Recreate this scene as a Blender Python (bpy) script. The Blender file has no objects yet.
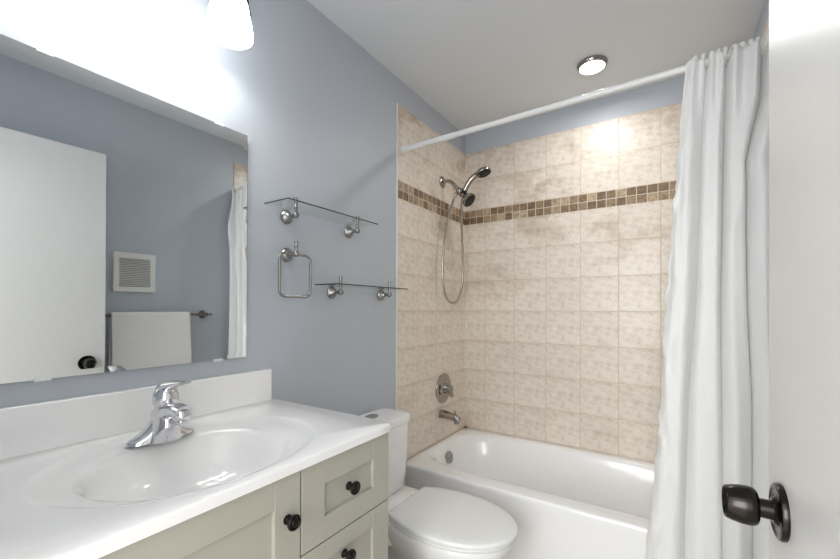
import bpy, math, random
from mathutils import Vector, Matrix, noise
random.seed(7)
PI = math.pi
SC = bpy.context.scene
COL = SC.collection

# ------------------------------------------------------------------ camera
def R(d): return math.radians(d)
F = Vector((-0.5460048, 0.83777356, 0.00377122)); RT = Vector((0.83778173, 0.54599514, 0.00332888)); UP = Vector((-7.2978e-4, -4.97704e-3, 0.99998735))
cam_d = bpy.data.cameras.new('camera'); cam = bpy.data.objects.new('camera', cam_d); COL.objects.link(cam)
M4 = Matrix.Identity(4)
for i in range(3):
    M4[i][0] = RT[i]; M4[i][1] = UP[i]; M4[i][2] = -F[i]
M4[0][3], M4[1][3], M4[2][3] = 1.21465502, 0.0, 1.2081537
cam.matrix_world = M4
cam_d.sensor_width = 36.0; cam_d.lens = 385.8782 / 840 * 36
cam_d.shift_x = (420 - 418.1105) / 840; cam_d.shift_y = (307.5042 - 279.5) / 840
cam_d.clip_start = 0.02
SC.camera = cam

# ------------------------------------------------------------------ world, lights, exposure
world = bpy.data.worlds.new('world'); SC.world = world; world.use_nodes = True
world.node_tree.nodes['Background'].inputs[0].default_value = (1.0, 0.99, 0.97, 1)
world.node_tree.nodes['Background'].inputs[1].default_value = 1.7
SC.view_settings.view_transform = 'Standard'; SC.view_settings.look = 'None'
SC.view_settings.gamma = 1; SC.view_settings.exposure = 0.50
SC.cycles.max_bounces = 10; SC.cycles.diffuse_bounces = 6; SC.cycles.glossy_bounces = 6
SC.cycles.transmission_bounces = 8; SC.cycles.transparent_max_bounces = 8
SC.cycles.use_denoising = True; SC.cycles.sample_clamp_indirect = 6.0
SC.cycles.caustics_reflective = False; SC.cycles.caustics_refractive = False

def light(name, kind, loc, energy, color=(1, 1, 1), size=0.1, size_y=None, rot=(0, 0, 0), **kw):
    d = bpy.data.lights.new(name, kind); d.energy = energy; d.color = color
    if kind == 'AREA':
        d.size = size
        if size_y: d.shape = 'RECTANGLE'; d.size_y = size_y
    else: d.shadow_soft_size = size
    for k, v in kw.items(): setattr(d, k, v)
    o = bpy.data.objects.new(name, d); COL.objects.link(o); o.location = loc; o.rotation_euler = rot
    return o
# fill light added in the unseen hall, shining in through the open doorway
light('hall_fill_light', 'AREA', (0.95, -1.9, 1.75), 44, (0.97, 0.99, 1.0), 1.2, 1.8, (R(90), 0, 0))
SHADE_Y = (0.636, 0.452, 0.268); SHADE_X = 0.145; SHADE_Z = 2.005
for y in SHADE_Y:
    light('vanity_bulb_light', 'POINT', (SHADE_X, y, SHADE_Z + 0.01), 0.65, (0.98, 0.99, 1.0), 0.035)
light('shower_downlight_lamp', 'AREA', (0.888, 2.092, 2.40), 2.5, (1.0, 0.99, 0.975), 0.11, None, (0, 0, 0), shape='DISK')

# ------------------------------------------------------------------ materials
MT = {}
def lin(c):
    return tuple(((v / 255) / 12.92 if v / 255 <= 0.04045 else ((v / 255 + 0.055) / 1.055) ** 2.4) for v in c) + (1,)
def mat(name, rgb, rough=0.5, metal=0.0, **kw):
    m = bpy.data.materials.new(name); m.use_nodes = True
    b = m.node_tree.nodes['Principled BSDF']
    b.inputs['Base Color'].default_value = lin(rgb); b.inputs['Roughness'].default_value = rough; b.inputs['Metallic'].default_value = metal
    for k, v in kw.items():
        b.inputs[k.replace('_', ' ')].default_value = v
    MT[name] = m; return m
def nodes(m): return m.node_tree.nodes, m.node_tree.links, m.node_tree.nodes['Principled BSDF']
def nd(ns, t, **kw):
    n = ns.new(t)
    for k, v in kw.items(): setattr(n, k, v)
    return n
def add_noise(m, scale, amt, bump=0.0, bscale=None, rough=0.0):
    """small procedural variation of colour, and a bump"""
    ns, lk, b = nodes(m)
    tc = nd(ns, 'ShaderNodeTexCoord'); nz = nd(ns, 'ShaderNodeTexNoise'); nz.inputs['Scale'].default_value = scale; nz.inputs['Detail'].default_value = 4
    lk.new(tc.outputs['Object'], nz.inputs['Vector'])
    base = b.inputs['Base Color'].default_value[:]
    mx = nd(ns, 'ShaderNodeMix', data_type='RGBA')
    mx.inputs[6].default_value = tuple(min(1, c * (1 - amt)) for c in base[:3]) + (1,)
    mx.inputs[7].default_value = tuple(min(1, c * (1 + amt)) for c in base[:3]) + (1,)
    lk.new(nz.outputs['Fac'], mx.inputs[0]); lk.new(mx.outputs[2], b.inputs['Base Color'])
    if bump:
        n2 = nd(ns, 'ShaderNodeTexNoise'); n2.inputs['Scale'].default_value = bscale or scale * 8; n2.inputs['Detail'].default_value = 3
        lk.new(tc.outputs['Object'], n2.inputs['Vector'])
        bp = nd(ns, 'ShaderNodeBump'); bp.inputs['Strength'].default_value = bump; bp.inputs['Distance'].default_value = 0.002
        lk.new(n2.outputs['Fac'], bp.inputs['Height']); lk.new(bp.outputs['Normal'], b.inputs['Normal'])
    return m

add_noise(mat('paint', (188, 194, 203), 0.42), 2.5, 0.015, 0.12, 120)
add_noise(mat('ceiling_paint', (222, 226, 230), 0.8), 3, 0.01, 0.1, 150)
add_noise(mat('door_paint', (218, 218, 217), 0.35), 2, 0.01, 0.08, 60)
add_noise(mat('trim_paint', (235, 235, 232), 0.4), 4, 0.01)
add_noise(mat('porcelain', (245, 245, 245), 0.12, Coat_Weight=0.3, Coat_Roughness=0.05), 3, 0.006)
add_noise(mat('tub_enamel', (246, 246, 246), 0.16, Coat_Weight=0.3, Coat_Roughness=0.06), 3, 0.006)
add_noise(mat('cultured_marble', (244, 244, 244), 0.14, Coat_Weight=0.2, Coat_Roughness=0.05), 4, 0.01)
add_noise(mat('seat_plastic', (238, 239, 238), 0.2), 4, 0.004)
add_noise(mat('cabinet_paint', (178, 176, 165), 0.42), 6, 0.015, 0.05, 80)
add_noise(mat('cabinet_inside', (70, 66, 58), 0.7), 6, 0.05)
add_noise(mat('chrome', (225, 225, 228), 0.06, 1.0), 3, 0.01)
add_noise(mat('nickel', (186, 183, 178), 0.2, 1.0), 8, 0.04)
add_noise(mat('satin_nickel', (160, 158, 155), 0.2, 1.0), 8, 0.04)
add_noise(mat('shower_chrome', (165, 160, 154), 0.12, 1.0), 8, 0.04)
add_noise(mat('dark_bronze', (52, 49, 48), 0.2, 0.9), 30, 0.15)
add_noise(mat('black_bronze', (40, 34, 31), 0.3, 0.75), 30, 0.15)
add_noise(mat('black_rubber', (22, 22, 24), 0.5), 30, 0.1)
add_noise(mat('white_plastic', (232, 232, 228), 0.4), 6, 0.01)
add_noise(mat('rod_enamel', (238, 238, 238), 0.25), 6, 0.01)
add_noise(mat('vent_dark', (70, 72, 74), 0.7), 6, 0.05)
add_noise(mat('caulk', (120, 108, 84), 0.7), 90, 0.4, 0.4, 200)
add_noise(mat('bronze_bar', (120, 112, 102), 0.3, 0.9), 20, 0.08)
m = mat('mirror_silver', (236, 239, 239), 0.012, 1.0); add_noise(m, 3, 0.01)
m = mat('clip_plastic', (235, 238, 240), 0.15); add_noise(m, 5, 0.01)

m = mat('glass_edge', (52, 60, 60), 0.15); add_noise(m, 9, 0.05)
m = mat('shelf_glass', (240, 246, 244), 0.0); ns, lk, b = nodes(m)
tp = nd(ns, 'ShaderNodeBsdfTransparent'); tp.inputs[0].default_value = (0.97, 0.985, 0.98, 1); gl = nd(ns, 'ShaderNodeBsdfGlossy'); gl.inputs['Roughness'].default_value = 0.01
fr_ = nd(ns, 'ShaderNodeFresnel'); fr_.inputs[0].default_value = 1.45; mxg = nd(ns, 'ShaderNodeMixShader'); gq = nd(ns, 'ShaderNodeNewGeometry'); inv = nd(ns, 'ShaderNodeMath', operation='SUBTRACT'); inv.inputs[0].default_value = 1.0; lk.new(gq.outputs['Backfacing'], inv.inputs[1]); ml = nd(ns, 'ShaderNodeMath', operation='MULTIPLY'); lk.new(fr_.outputs[0], ml.inputs[0]); lk.new(inv.outputs[0], ml.inputs[1]); lk.new(ml.outputs[0], mxg.inputs[0]); lk.new(tp.outputs[0], mxg.inputs[1]); lk.new(gl.outputs[0], mxg.inputs[2])
lk.new(mxg.outputs[0], [n for n in ns if n.type == 'OUTPUT_MATERIAL'][0].inputs['Surface'])

m = mat('shade_glass', (244, 244, 240), 0.3); ns, lk, b = nodes(m)
b.inputs['Emission Color'].default_value = (0.97, 0.99, 1.0, 1); b.inputs['Emission Strength'].default_value = 3.9
b.inputs['Transmission Weight'].default_value = 0.0; add_noise(m, 12, 0.02)
m = mat('bulb_glow', (255, 252, 245), 0.3); ns, lk, b = nodes(m)
b.inputs['Emission Color'].default_value = (1, 0.98, 0.94, 1); b.inputs['Emission Strength'].default_value = 6
m = mat('lens_glow', (255, 252, 245), 0.3); ns, lk, b = nodes(m)
b.inputs['Emission Color'].default_value = (1, 0.98, 0.94, 1); b.inputs['Emission Strength'].default_value = 5

def cloth_mat(name, rgb, trans, ribs_x, ribs_z, strength, weave=700):
    m = mat(name, rgb, 0.75); ns, lk, b = nodes(m)
    b.inputs['Sheen Weight'].default_value = 0.15
    uv = nd(ns, 'ShaderNodeTexCoord'); sp = nd(ns, 'ShaderNodeSeparateXYZ'); lk.new(uv.outputs['UV'], sp.inputs[0])
    def wave(out, k):
        a = nd(ns, 'ShaderNodeMath', operation='MULTIPLY'); a.inputs[1].default_value = k; lk.new(out, a.inputs[0])
        s = nd(ns, 'ShaderNodeMath', operation='SINE'); lk.new(a.outputs[0], s.inputs[0]); return s
    w1 = wave(sp.outputs['X'], ribs_x); w2 = wave(sp.outputs['Y'], ribs_z)
    ad = nd(ns, 'ShaderNodeMath', operation='ADD'); lk.new(w1.outputs[0], ad.inputs[0]); lk.new(w2.outputs[0], ad.inputs[1])
    nz = nd(ns, 'ShaderNodeTexNoise'); nz.inputs['Scale'].default_value = weave; lk.new(uv.outputs['Object'], nz.inputs['Vector'])
    a2 = nd(ns, 'ShaderNodeMath', operation='ADD'); lk.new(ad.outputs[0], a2.inputs[0]); lk.new(nz.outputs['Fac'], a2.inputs[1])
    bp = nd(ns, 'ShaderNodeBump'); bp.inputs['Strength'].default_value = strength; bp.inputs['Distance'].default_value = 0.0012
    lk.new(a2.outputs[0], bp.inputs['Height']); lk.new(bp.outputs['Normal'], b.inputs['Normal'])
    tr = nd(ns, 'ShaderNodeBsdfTranslucent'); tr.inputs['Color'].default_value = lin(rgb)
    mx = nd(ns, 'ShaderNodeMixShader'); mx.inputs[0].default_value = trans
    out = [n for n in ns if n.type == 'OUTPUT_MATERIAL'][0]
    lk.new(b.outputs[0], mx.inputs[1]); lk.new(tr.outputs[0], mx.inputs[2]); lk.new(mx.outputs[0], out.inputs['Surface'])
    return m
cloth_mat('curtain_cloth', (251, 251, 250), 0.16, 2 * PI * 85, 2 * PI * 200, 0.3)
cloth_mat('towel_cloth', (246, 246, 245), 0.1, 2 * PI * 150, 2 * PI * 150, 0.35)

def tile_mat(name, axis, u0, z0, mos0, warm=0.0):
    """8 inch printed tile with grout, and a two-row mosaic band (z 1.798-1.894)"""
    m = mat(name, (215, 203, 188), 0.3); ns, lk, b = nodes(m)
    geo = nd(ns, 'ShaderNodeNewGeometry'); sp = nd(ns, 'ShaderNodeSeparateXYZ'); lk.new(geo.outputs['Position'], sp.inputs[0])
    U = sp.outputs[axis]; Z = sp.outputs['Z']
    def mth(op, a, bb=None, c=None):
        n = nd(ns, 'ShaderNodeMath', operation=op)
        for i, v in enumerate((a, bb, c)):
            if v is None: continue
            if isinstance(v, (int, float)): n.inputs[i].default_value = v
            else: lk.new(v, n.inputs[i])
        return n.outputs[0]
    S = 0.2032
    # below and above the band the rows are offset: shift z by row origin
    inup = mth('GREATER_THAN', Z, 1.85)
    zz = mth('SUBTRACT', Z, mth('ADD', mth('MULTIPLY', inup, 1.8941 - z0), z0))      # z - origin
    fu = mth('DIVIDE', mth('SUBTRACT', U, u0), S); fz = mth('DIVIDE', zz, S)
    cu = mth('FRACT', fu); cz = mth('FRACT', fz); iu = mth('FLOOR', fu); iz = mth('FLOOR', fz)
    du = mth('MINIMUM', cu, mth('SUBTRACT', 1.0, cu)); dz = mth('MINIMUM', cz, mth('SUBTRACT', 1.0, cz))
    d = mth('MULTIPLY', mth('MINIMUM', du, dz), S)
    def ramp(inp, stops):
        r = nd(ns, 'ShaderNodeValToRGB'); e = r.color_ramp.elements
        while len(e) > 2: e.remove(e[-1])
        e[0].position, e[0].color = stops[0][0], stops[0][1]; e[1].position, e[1].color = stops[1][0], stops[1][1]
        for p, c in stops[2:]:
            x = e.new(p); x.color = c
        lk.new(inp, r.inputs[0]); return r.outputs[0]
    def comb(x, y, z):
        n = nd(ns, 'ShaderNodeCombineXYZ')
        for i, v in enumerate((x, y, z)):
            if isinstance(v, (int, float)): n.inputs[i].default_value = v
            else: lk.new(v, n.inputs[i])
        return n.outputs[0]
    def noi(vec, scale, det=5, rough=0.6, dist=0.0):
        n = nd(ns, 'ShaderNodeTexNoise'); n.inputs['Scale'].default_value = scale; n.inputs['Detail'].default_value = det
        n.inputs['Roughness'].default_value = rough; n.inputs['Distortion'].default_value = dist
        lk.new(vec, n.inputs['Vector']); return n.outputs['Fac']
    def mixc(f, a, bb, blend='MIX'):
        n = nd(ns, 'ShaderNodeMix', data_type='RGBA', blend_type=blend)
        for i, v in ((0, f), (6, a), (7, bb)):
            if isinstance(v, (int, float)): n.inputs[i].default_value = v
            elif isinstance(v, tuple): n.inputs[i].default_value = v
            else: lk.new(v, n.inputs[i])
        return n.outputs[2]
    # the same print on every tile: dark wisps near the top edge, pale patches below
    pv = comb(mth('MULTIPLY', cu, 1.0), mth('MULTIPLY', cz, 1.25), 0.0)
    p1 = noi(pv, 5.5, 9, 0.72, 0.2)
    p2 = noi(comb(mth('MULTIPLY', cu, 0.9), mth('MULTIPLY', cz, 2.0), 4.7), 3.2, 5, 0.6, 0.5)
    edge = mth('MULTIPLY', mth('POWER', cz, 7.0), mth('MULTIPLY', mth('GREATER_THAN', p2, 0.49), 0.13))                # wisps at the tile's top
    pat = mth('SUBTRACT', mth('ADD', mth('MULTIPLY', p1, 0.6), mth('MULTIPLY', p2, 0.4)), edge)
    col = ramp(pat, [(0.30, lin((190, 175, 159))), (0.62, lin((240, 233, 223))), (0.42, lin((218, 207, 194))), (0.50, lin((230, 220, 208)))])
    gw = noi(comb(mth('MULTIPLY', U, 1.0), mth('MULTIPLY', Z, 1.6), 1.3), 3.4, 6, 0.6, 0.4)
    veil = ramp(gw, [(0.34, lin((222, 213, 204))), (0.48, (1, 1, 1, 1))])
    upm = nd(ns, 'ShaderNodeMapRange'); upm.inputs[1].default_value = 1.2; upm.inputs[2].default_value = 1.9; upm.inputs[3].default_value = 0.35; upm.inputs[4].default_value = 1.0
    lk.new(Z, upm.inputs[0])
    col = mixc(upm.outputs[0], col, veil, 'MULTIPLY')
    # shade of each tile differs slightly
    wn = nd(ns, 'ShaderNodeTexWhiteNoise', noise_dimensions='2D'); lk.new(comb(iu, iz, 0.0), wn.inputs['Vector'])
    tv = mth('ADD', mth('MULTIPLY', wn.outputs['Value'], 0.05), 0.96)
    col = mixc(1.0, col, comb(tv, tv, tv), 'MULTIPLY')
    gm = nd(ns, 'ShaderNodeMapRange'); gm.inputs[1].default_value = 0.0010; gm.inputs[2].default_value = 0.0021; lk.new(d, gm.inputs[0])
    col = mixc(gm.outputs[0], lin((206, 185, 158)), col)
    # mosaic
    inb = mth('MULTIPLY', mth('GREATER_THAN', Z, 1.7978), mth('LESS_THAN', Z, 1.8941))
    mu = mth('DIVIDE', mth('SUBTRACT', U, mos0), 0.0508); mz = mth('DIVIDE', mth('SUBTRACT', Z, 1.7978), 0.04815)
    mcu = mth('FRACT', mu); mcz = mth('FRACT', mz)
    md = mth('MULTIPLY', mth('MINIMUM', mth('MINIMUM', mcu, mth('SUBTRACT', 1.0, mcu)), mth('MINIMUM', mcz, mth('SUBTRACT', 1.0, mcz))), 0.05)
    wm = nd(ns, 'ShaderNodeTexWhiteNoise', noise_dimensions='3D'); lk.new(comb(mth('FLOOR', mu), mth('FLOOR', mz), 3.1), wm.inputs['Vector'])
    mc = ramp(wm.outputs['Value'], [(0.0, lin((132, 110, 88))), (1.0, lin((204, 186, 162))), (0.35, lin((150, 127, 102))), (0.6, lin((176, 155, 128))), (0.78, lin((186, 166, 140)))])
    mn = noi(comb(U, mth('MULTIPLY', Z, 1.0), wm.outputs['Value']), 55, 5, 0.7, 0.6)
    mn2 = ramp(mn, [(0.32, lin((150, 138, 126))), (0.62, lin((255, 250, 240)))])
    mc = mixc(0.85, mc, mn2, 'MULTIPLY')
    gm2 = nd(ns, 'ShaderNodeMapRange'); gm2.inputs[1].default_value = 0.0014; gm2.inputs[2].default_value = 0.0024; lk.new(md, gm2.inputs[0])
    mc = mixc(gm2.outputs[0], lin((214, 203, 186)), mc)
    col = mixc(inb, col, mc)
    lk.new(col, b.inputs['Base Color'])
    hh = nd(ns, 'ShaderNodeMix'); lk.new(inb, hh.inputs[0]); 
    g3 = nd(ns, 'ShaderNodeMapRange'); g3.inputs[1].default_value = 0.0006; g3.inputs[2].default_value = 0.004; lk.new(d, g3.inputs[0])
    g4 = nd(ns, 'ShaderNodeMapRange'); g4.inputs[1].default_value = 0.0006; g4.inputs[2].default_value = 0.003; lk.new(md, g4.inputs[0])
    lk.new(g3.outputs[0], hh.inputs[2]); lk.new(g4.outputs[0], hh.inputs[3])
    h2 = mth('ADD', hh.outputs[0], mth('MULTIPLY', p1, 0.5))
    bp = nd(ns, 'ShaderNodeBump'); bp.inputs['Strength'].default_value = 0.5; bp.inputs['Distance'].default_value = 0.0015
    lk.new(h2, bp.inputs['Height']); lk.new(bp.outputs['Normal'], b.inputs['Normal'])
    b.inputs['Roughness'].default_value = 0.34
    return m
tile_mat('tile_back', 'X', 0.1594, 1.1967, 0.044)
tile_mat('tile_side', 'Y', 1.853, 1.1967, 1.652)
m = mat('floor_tile', (196, 190, 180), 0.35); ns, lk, b = nodes(m)
br = nd(ns, 'ShaderNodeTexBrick'); br.inputs['Scale'].default_value = 3.3; br.offset = 0.0; br.inputs['Mortar Size'].default_value = 0.012
br.inputs['Color1'].default_value = lin((196, 189, 178)); br.inputs['Color2'].default_value = lin((188, 181, 170)); br.inputs['Mortar'].default_value = lin((150, 145, 136))
br.inputs['Brick Width'].default_value = 1.0; br.inputs['Row Height'].default_value = 1.0
tc = nd(ns, 'ShaderNodeTexCoord'); lk.new(tc.outputs['Object'], br.inputs['Vector']); lk.new(br.outputs['Color'], b.inputs['Base Color'])

# ------------------------------------------------------------------ mesh helpers (all in world coordinates)
class MB:
    def __init__(s): s.v = []; s.f = []; s.uv = None
    def add(s, vs, fs):
        n = len(s.v); s.v += [tuple(v) for v in vs]; s.f += [tuple(n + i for i in f) for f in fs]; return s
    def box(s, a, b):
        (x0, y0, z0), (x1, y1, z1) = a, b
        return s.add([(x0, y0, z0), (x1, y0, z0), (x1, y1, z0), (x0, y1, z0), (x0, y0, z1), (x1, y0, z1), (x1, y1, z1), (x0, y1, z1)],
                     [(0, 3, 2, 1), (4, 5, 6, 7), (0, 1, 5, 4), (1, 2, 6, 5), (2, 3, 7, 6), (3, 0, 4, 7)])
    def loft(s, loops, cap0=True, cap1=True, closed=False):
        N = len(loops[0]); vs = [p for l in loops for p in l]; fs = []
        K = len(loops); rng = K if closed else K - 1
        for k in range(rng):
            k2 = (k + 1) % K
            for i in range(N):
                j = (i + 1) % N; fs.append((k * N + i, k * N + j, k2 * N + j, k2 * N + i))
        if not closed:
            if cap0: fs.append(tuple(range(N))[::-1])
            if cap1: fs.append(tuple((K - 1) * N + i for i in range(N)))
        return s.add(vs, fs)
    def lathe(s, o, ax, prof, n=32, cap0=True, cap1=True, ref=None):
        """prof: list of (distance along ax, radius)"""
        ax = Vector(ax).normalized(); r = Vector(ref) if ref else (Vector((0, 0, 1)) if abs(ax.z) < 0.9 else Vector((1, 0, 0)))
        e1 = ax.cross(r).normalized(); e2 = ax.cross(e1).normalized(); o = Vector(o)
        return s.loft([[o + ax * h + (e1 * math.cos(2 * PI * i / n) + e2 * math.sin(2 * PI * i / n)) * rr for i in range(n)] for h, rr in prof], cap0, cap1)
    def tube(s, pts, rad, n=12, closed=False, sy=1.0):
        pts = [Vector(p) for p in pts]; K = len(pts); rad = rad if isinstance(rad, (list, tuple)) else [rad] * K
        def tan(k):
            if closed: return (pts[(k + 1) % K] - pts[k - 1]).normalized()
            return (pts[min(K - 1, k + 1)] - pts[max(0, k - 1)]).normalized()
        t = tan(0); e = t.orthogonal().normalized(); loops = []
        if abs(t.z) < 0.95: e = t.cross(Vector((0, 0, 1))).normalized()
        for k in range(K):
            t = tan(k); e = (e - t * e.dot(t)).normalized(); f = t.cross(e)
            loops.append([pts[k] + (e * math.cos(2 * PI * i / n) * sy + f * math.sin(2 * PI * i / n)) * rad[k] for i in range(n)])
        return s.loft(loops, closed=closed)
def sphere_prof(r, n=10, h0=0.0): return [(h0 - r * math.cos(PI * i / n), max(1e-4, r * math.sin(PI * i / n))) for i in range(n + 1)]
def spl(pts, n=8, closed=False):
    P = [Vector(p) for p in pts]; K = len(P); out = []
    rng = K if closed else K - 1
    for k in range(rng):
        if closed: a, b, c, d = P[k - 1], P[k], P[(k + 1) % K], P[(k + 2) % K]
        else: a, b, c, d = P[max(0, k - 1)], P[k], P[k + 1], P[min(K - 1, k + 2)]
        for i in range(n):
            t = i / n
            out.append(0.5 * ((2 * b) + (c - a) * t + (2 * a - 5 * b + 4 * c - d) * t * t + (3 * b - a - 3 * c + d) * t ** 3))
    if not closed: out.append(P[-1])
    return out
def sq_loop(cx, cy, hx, hy, z, n=2.0, N=96):
    out = []
    for i in range(N):
        a = 2 * PI * (i + 0.5) / N; c, s_ = math.cos(a), math.sin(a)
        k = 1 / max(abs(c), abs(s_)) if n > 40 else (abs(c) ** n + abs(s_) ** n) ** (-1 / n)
        out.append(Vector((cx + hx * c * k, cy + hy * s_ * k, z)))
    return out

def obj(name, mb, material, parent=None, smooth=True, angle=35, bevel=0.0, seg=2, uv=None, kind=None):
    me = bpy.data.meshes.new(name); me.from_pydata(mb.v, [], mb.f); me.update()
    import bmesh
    bm = bmesh.new(); bm.from_mesh(me); bmesh.ops.remove_doubles(bm, verts=bm.verts, dist=1e-6)
    if uv is None: bmesh.ops.recalc_face_normals(bm, faces=bm.faces)
    bm.to_mesh(me); bm.free()
    if uv is not None:
        l = me.uv_layers.new(name='UVMap')
        for p in me.polygons:
            for li in p.loop_indices: l.data[li].uv = uv[me.loops[li].vertex_index]
    me.materials.append(MT[material])
    if smooth:
        me.polygons.foreach_set('use_smooth', [True] * len(me.polygons))
        try: me.set_sharp_from_angle(angle=R(angle))
        except Exception: pass
    o = bpy.data.objects.new(name, me); COL.objects.link(o)
    if parent is not None:
        o.parent = parent
        if parent.type == 'EMPTY': o.matrix_parent_inverse = Matrix.Translation(-parent.location)
    if bevel:
        b = o.modifiers.new('bevel', 'BEVEL'); b.width = bevel; b.segments = seg; b.limit_method = 'ANGLE'; b.angle_limit = R(40)
        b.harden_normals = False
    if kind: o['kind'] = kind
    return o
def thing(name, label, cat, loc, group=None):
    o = bpy.data.objects.new(name, None); COL.objects.link(o); o.location = loc; o.empty_display_size = 0.05
    o['label'] = label; o['category'] = cat
    if group: o['group'] = group
    return o
def tag(o, label, cat, group=None):
    o['label'] = label; o['category'] = cat
    if group: o['group'] = group
    return o
def struct(name, a, b, m, bevel=0.0): return obj(name, MB().box(a, b), m, None, smooth=False, bevel=bevel, kind='structure')
def copy_tree(o, parent=None):
    c = o.copy(); COL.objects.link(c); c.parent = parent
    if parent is not None: c.matrix_parent_inverse = o.matrix_parent_inverse.copy()
    for ch in list(o.children): copy_tree(ch, c)
    return c

# ------------------------------------------------------------------ the room
XR = 1.5292; YB = 2.4564; H = 2.44; YN = -0.045
struct('floor', (-0.1, -2.4, -0.1), (XR + 0.1, YB + 0.1, 0.0), 'floor_tile')
struct('ceiling', (-0.1, YN - 0.12, H), (XR + 0.1, YB + 0.1, H + 0.1), 'ceiling_paint')
struct('wall_left', (-0.1, YN - 0.12, 0), (0, YB + 0.1, H), 'paint')
struct('wall_right', (XR, YN - 0.12, 0), (XR + 0.1, YB + 0.1, H), 'paint')
struct('wall_back', (0, YB + 0.006, 0), (XR, YB + 0.1, H), 'paint')
w = MB().box((0, YN - 0.12, 0), (0.60, YN, H)).box((0.60, YN - 0.12, 2.06), (XR, YN, H)).box((1.40, YN - 0.12, 0), (XR, YN, 2.06))
obj('wall_near', w, 'paint', None, smooth=False, kind='structure')
# door casing round the opening
c = MB().box((0.54, YN, 0), (0.60, YN + 0.014, 2.12)).box((0.60, YN, 2.06), (1.40, YN + 0.014, 2.12)).box((1.40, YN, 0), (1.46, YN + 0.014, 2.12))
c.box((0.60, YN - 0.12, 0), (0.612, YN, 2.06)).box((1.388, YN - 0.12, 0), (1.40, YN, 2.06)).box((0.612, YN - 0.12, 2.048), (1.388, YN, 2.06))
obj('trim_1', c, 'trim_paint', None, smooth=False, bevel=0.003, kind='structure')
# tiled surround of the tub alcove: three panels laid on the walls
obj('wall_left_tiled', MB().box((0.0, 1.652, 0.0), (0.006, YB, 2.3006)), 'tile_side', None, smooth=False, kind='structure')
obj('wall_back_tiled', MB().box((0.006, YB, 0.30), (XR - 0.006, YB + 0.006, 2.3006)), 'tile_back', None, smooth=False, kind='structure')
obj('wall_right_tiled', MB().box((XR - 0.006, 1.652, 0.0), (XR, YB, 2.3006)), 'tile_side', None, smooth=False, kind='structure')
obj('trim_2', MB().box((0, 1.6455, 0.0), (0.0075, 1.6525, 2.3015)), 'trim_paint', None, smooth=False, bevel=0.002, kind='structure')
struct('baseboard_right', (XR - 0.012, 0.80, 0), (XR, 1.652, 0.09), 'trim_paint', 0.003)
struct('baseboard_left', (0, 0.892, 0), (0.012, 1.6455, 0.09), 'trim_paint', 0.003)

# ------------------------------------------------------------------ the open door and its knob
def rot_door(mb, piv=(1.372, 0.05), ang=None):
    ang = ang if ang is not None else math.atan2(1.347 - 1.372 + 0.0, 0.77)   # edge leans slightly into the room
    out = []
    ca, sa = math.cos(-ang), math.sin(-ang)
    for (x, y, z) in mb.v:
        dx, dy = x - piv[0], y - piv[1]; out.append((piv[0] + dx * ca - dy * sa, piv[1] + dx * sa + dy * ca, z))
    mb.v = out; return mb
door = obj('door_1', rot_door(MB().box((1.372, 0.055, 0.012), (1.407, 0.82, 2.032))), 'door_paint', None, smooth=False, bevel=0.0015, kind='structure')
ky, kz = 0.744, 0.921
def knob(sgn, x0):
    m = MB()
    ros = [(0.0, 0.030), (0.0, 0.0385), (0.004, 0.0390), (0.0075, 0.0375), (0.0085, 0.034), (0.0065, 0.030), (0.0065, 0.022), (0.0085, 0.019), (0.012, 0.0165), (0.012, 0.001)]
    m.lathe((x0, ky, kz), (sgn, 0, 0), ros, 40)
    n = MB(); n.lathe((x0, ky, kz), (sgn, 0, 0), [(0.010, 0.0135), (0.026, 0.0130), (0.027, 0.0150), (0.029, 0.019)], 32)
    k = MB(); k.lathe((x0, ky, kz), (sgn, 0, 0), [(0.027, 0.008), (0.027, 0.0195), (0.0285, 0.0235), (0.032, 0.0262), (0.038, 0.0272), (0.048, 0.0268), (0.057, 0.0252), (0.0635, 0.0232),
              (0.0655, 0.0222), (0.0660, 0.0212), (0.0640, 0.0195), (0.0620, 0.0175), (0.0615, 0.009), (0.0625, 0.0075), (0.0625, 0.0005)], 40)
    for q in (m, n, k): rot_door(q)
    return m, n, k
for sgn, x0 in ((-1, 1.372), (1, 1.407)):
    m, n, k = knob(sgn, x0)
    kb = obj('door_knob', k, 'dark_bronze', door, angle=40); kb['label'] = 'dark antique bronze knob'
    obj('rosette', m, 'dark_bronze', kb, angle=40); obj('knob_neck', n, 'dark_bronze', kb, angle=40)
lt = MB().box((1.380, 0.8190, 0.897), (1.399, 0.8212, 0.955)); rot_door(lt); obj('latch_plate', lt, 'dark_bronze', door, smooth=False)
for hz in (0.22, 1.0, 1.82):
    hm = MB().tube([(1.371, 0.049, hz - 0.045), (1.371, 0.049, hz + 0.045)], 0.006, 12); obj('hinge', hm, 'dark_bronze', door)

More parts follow.
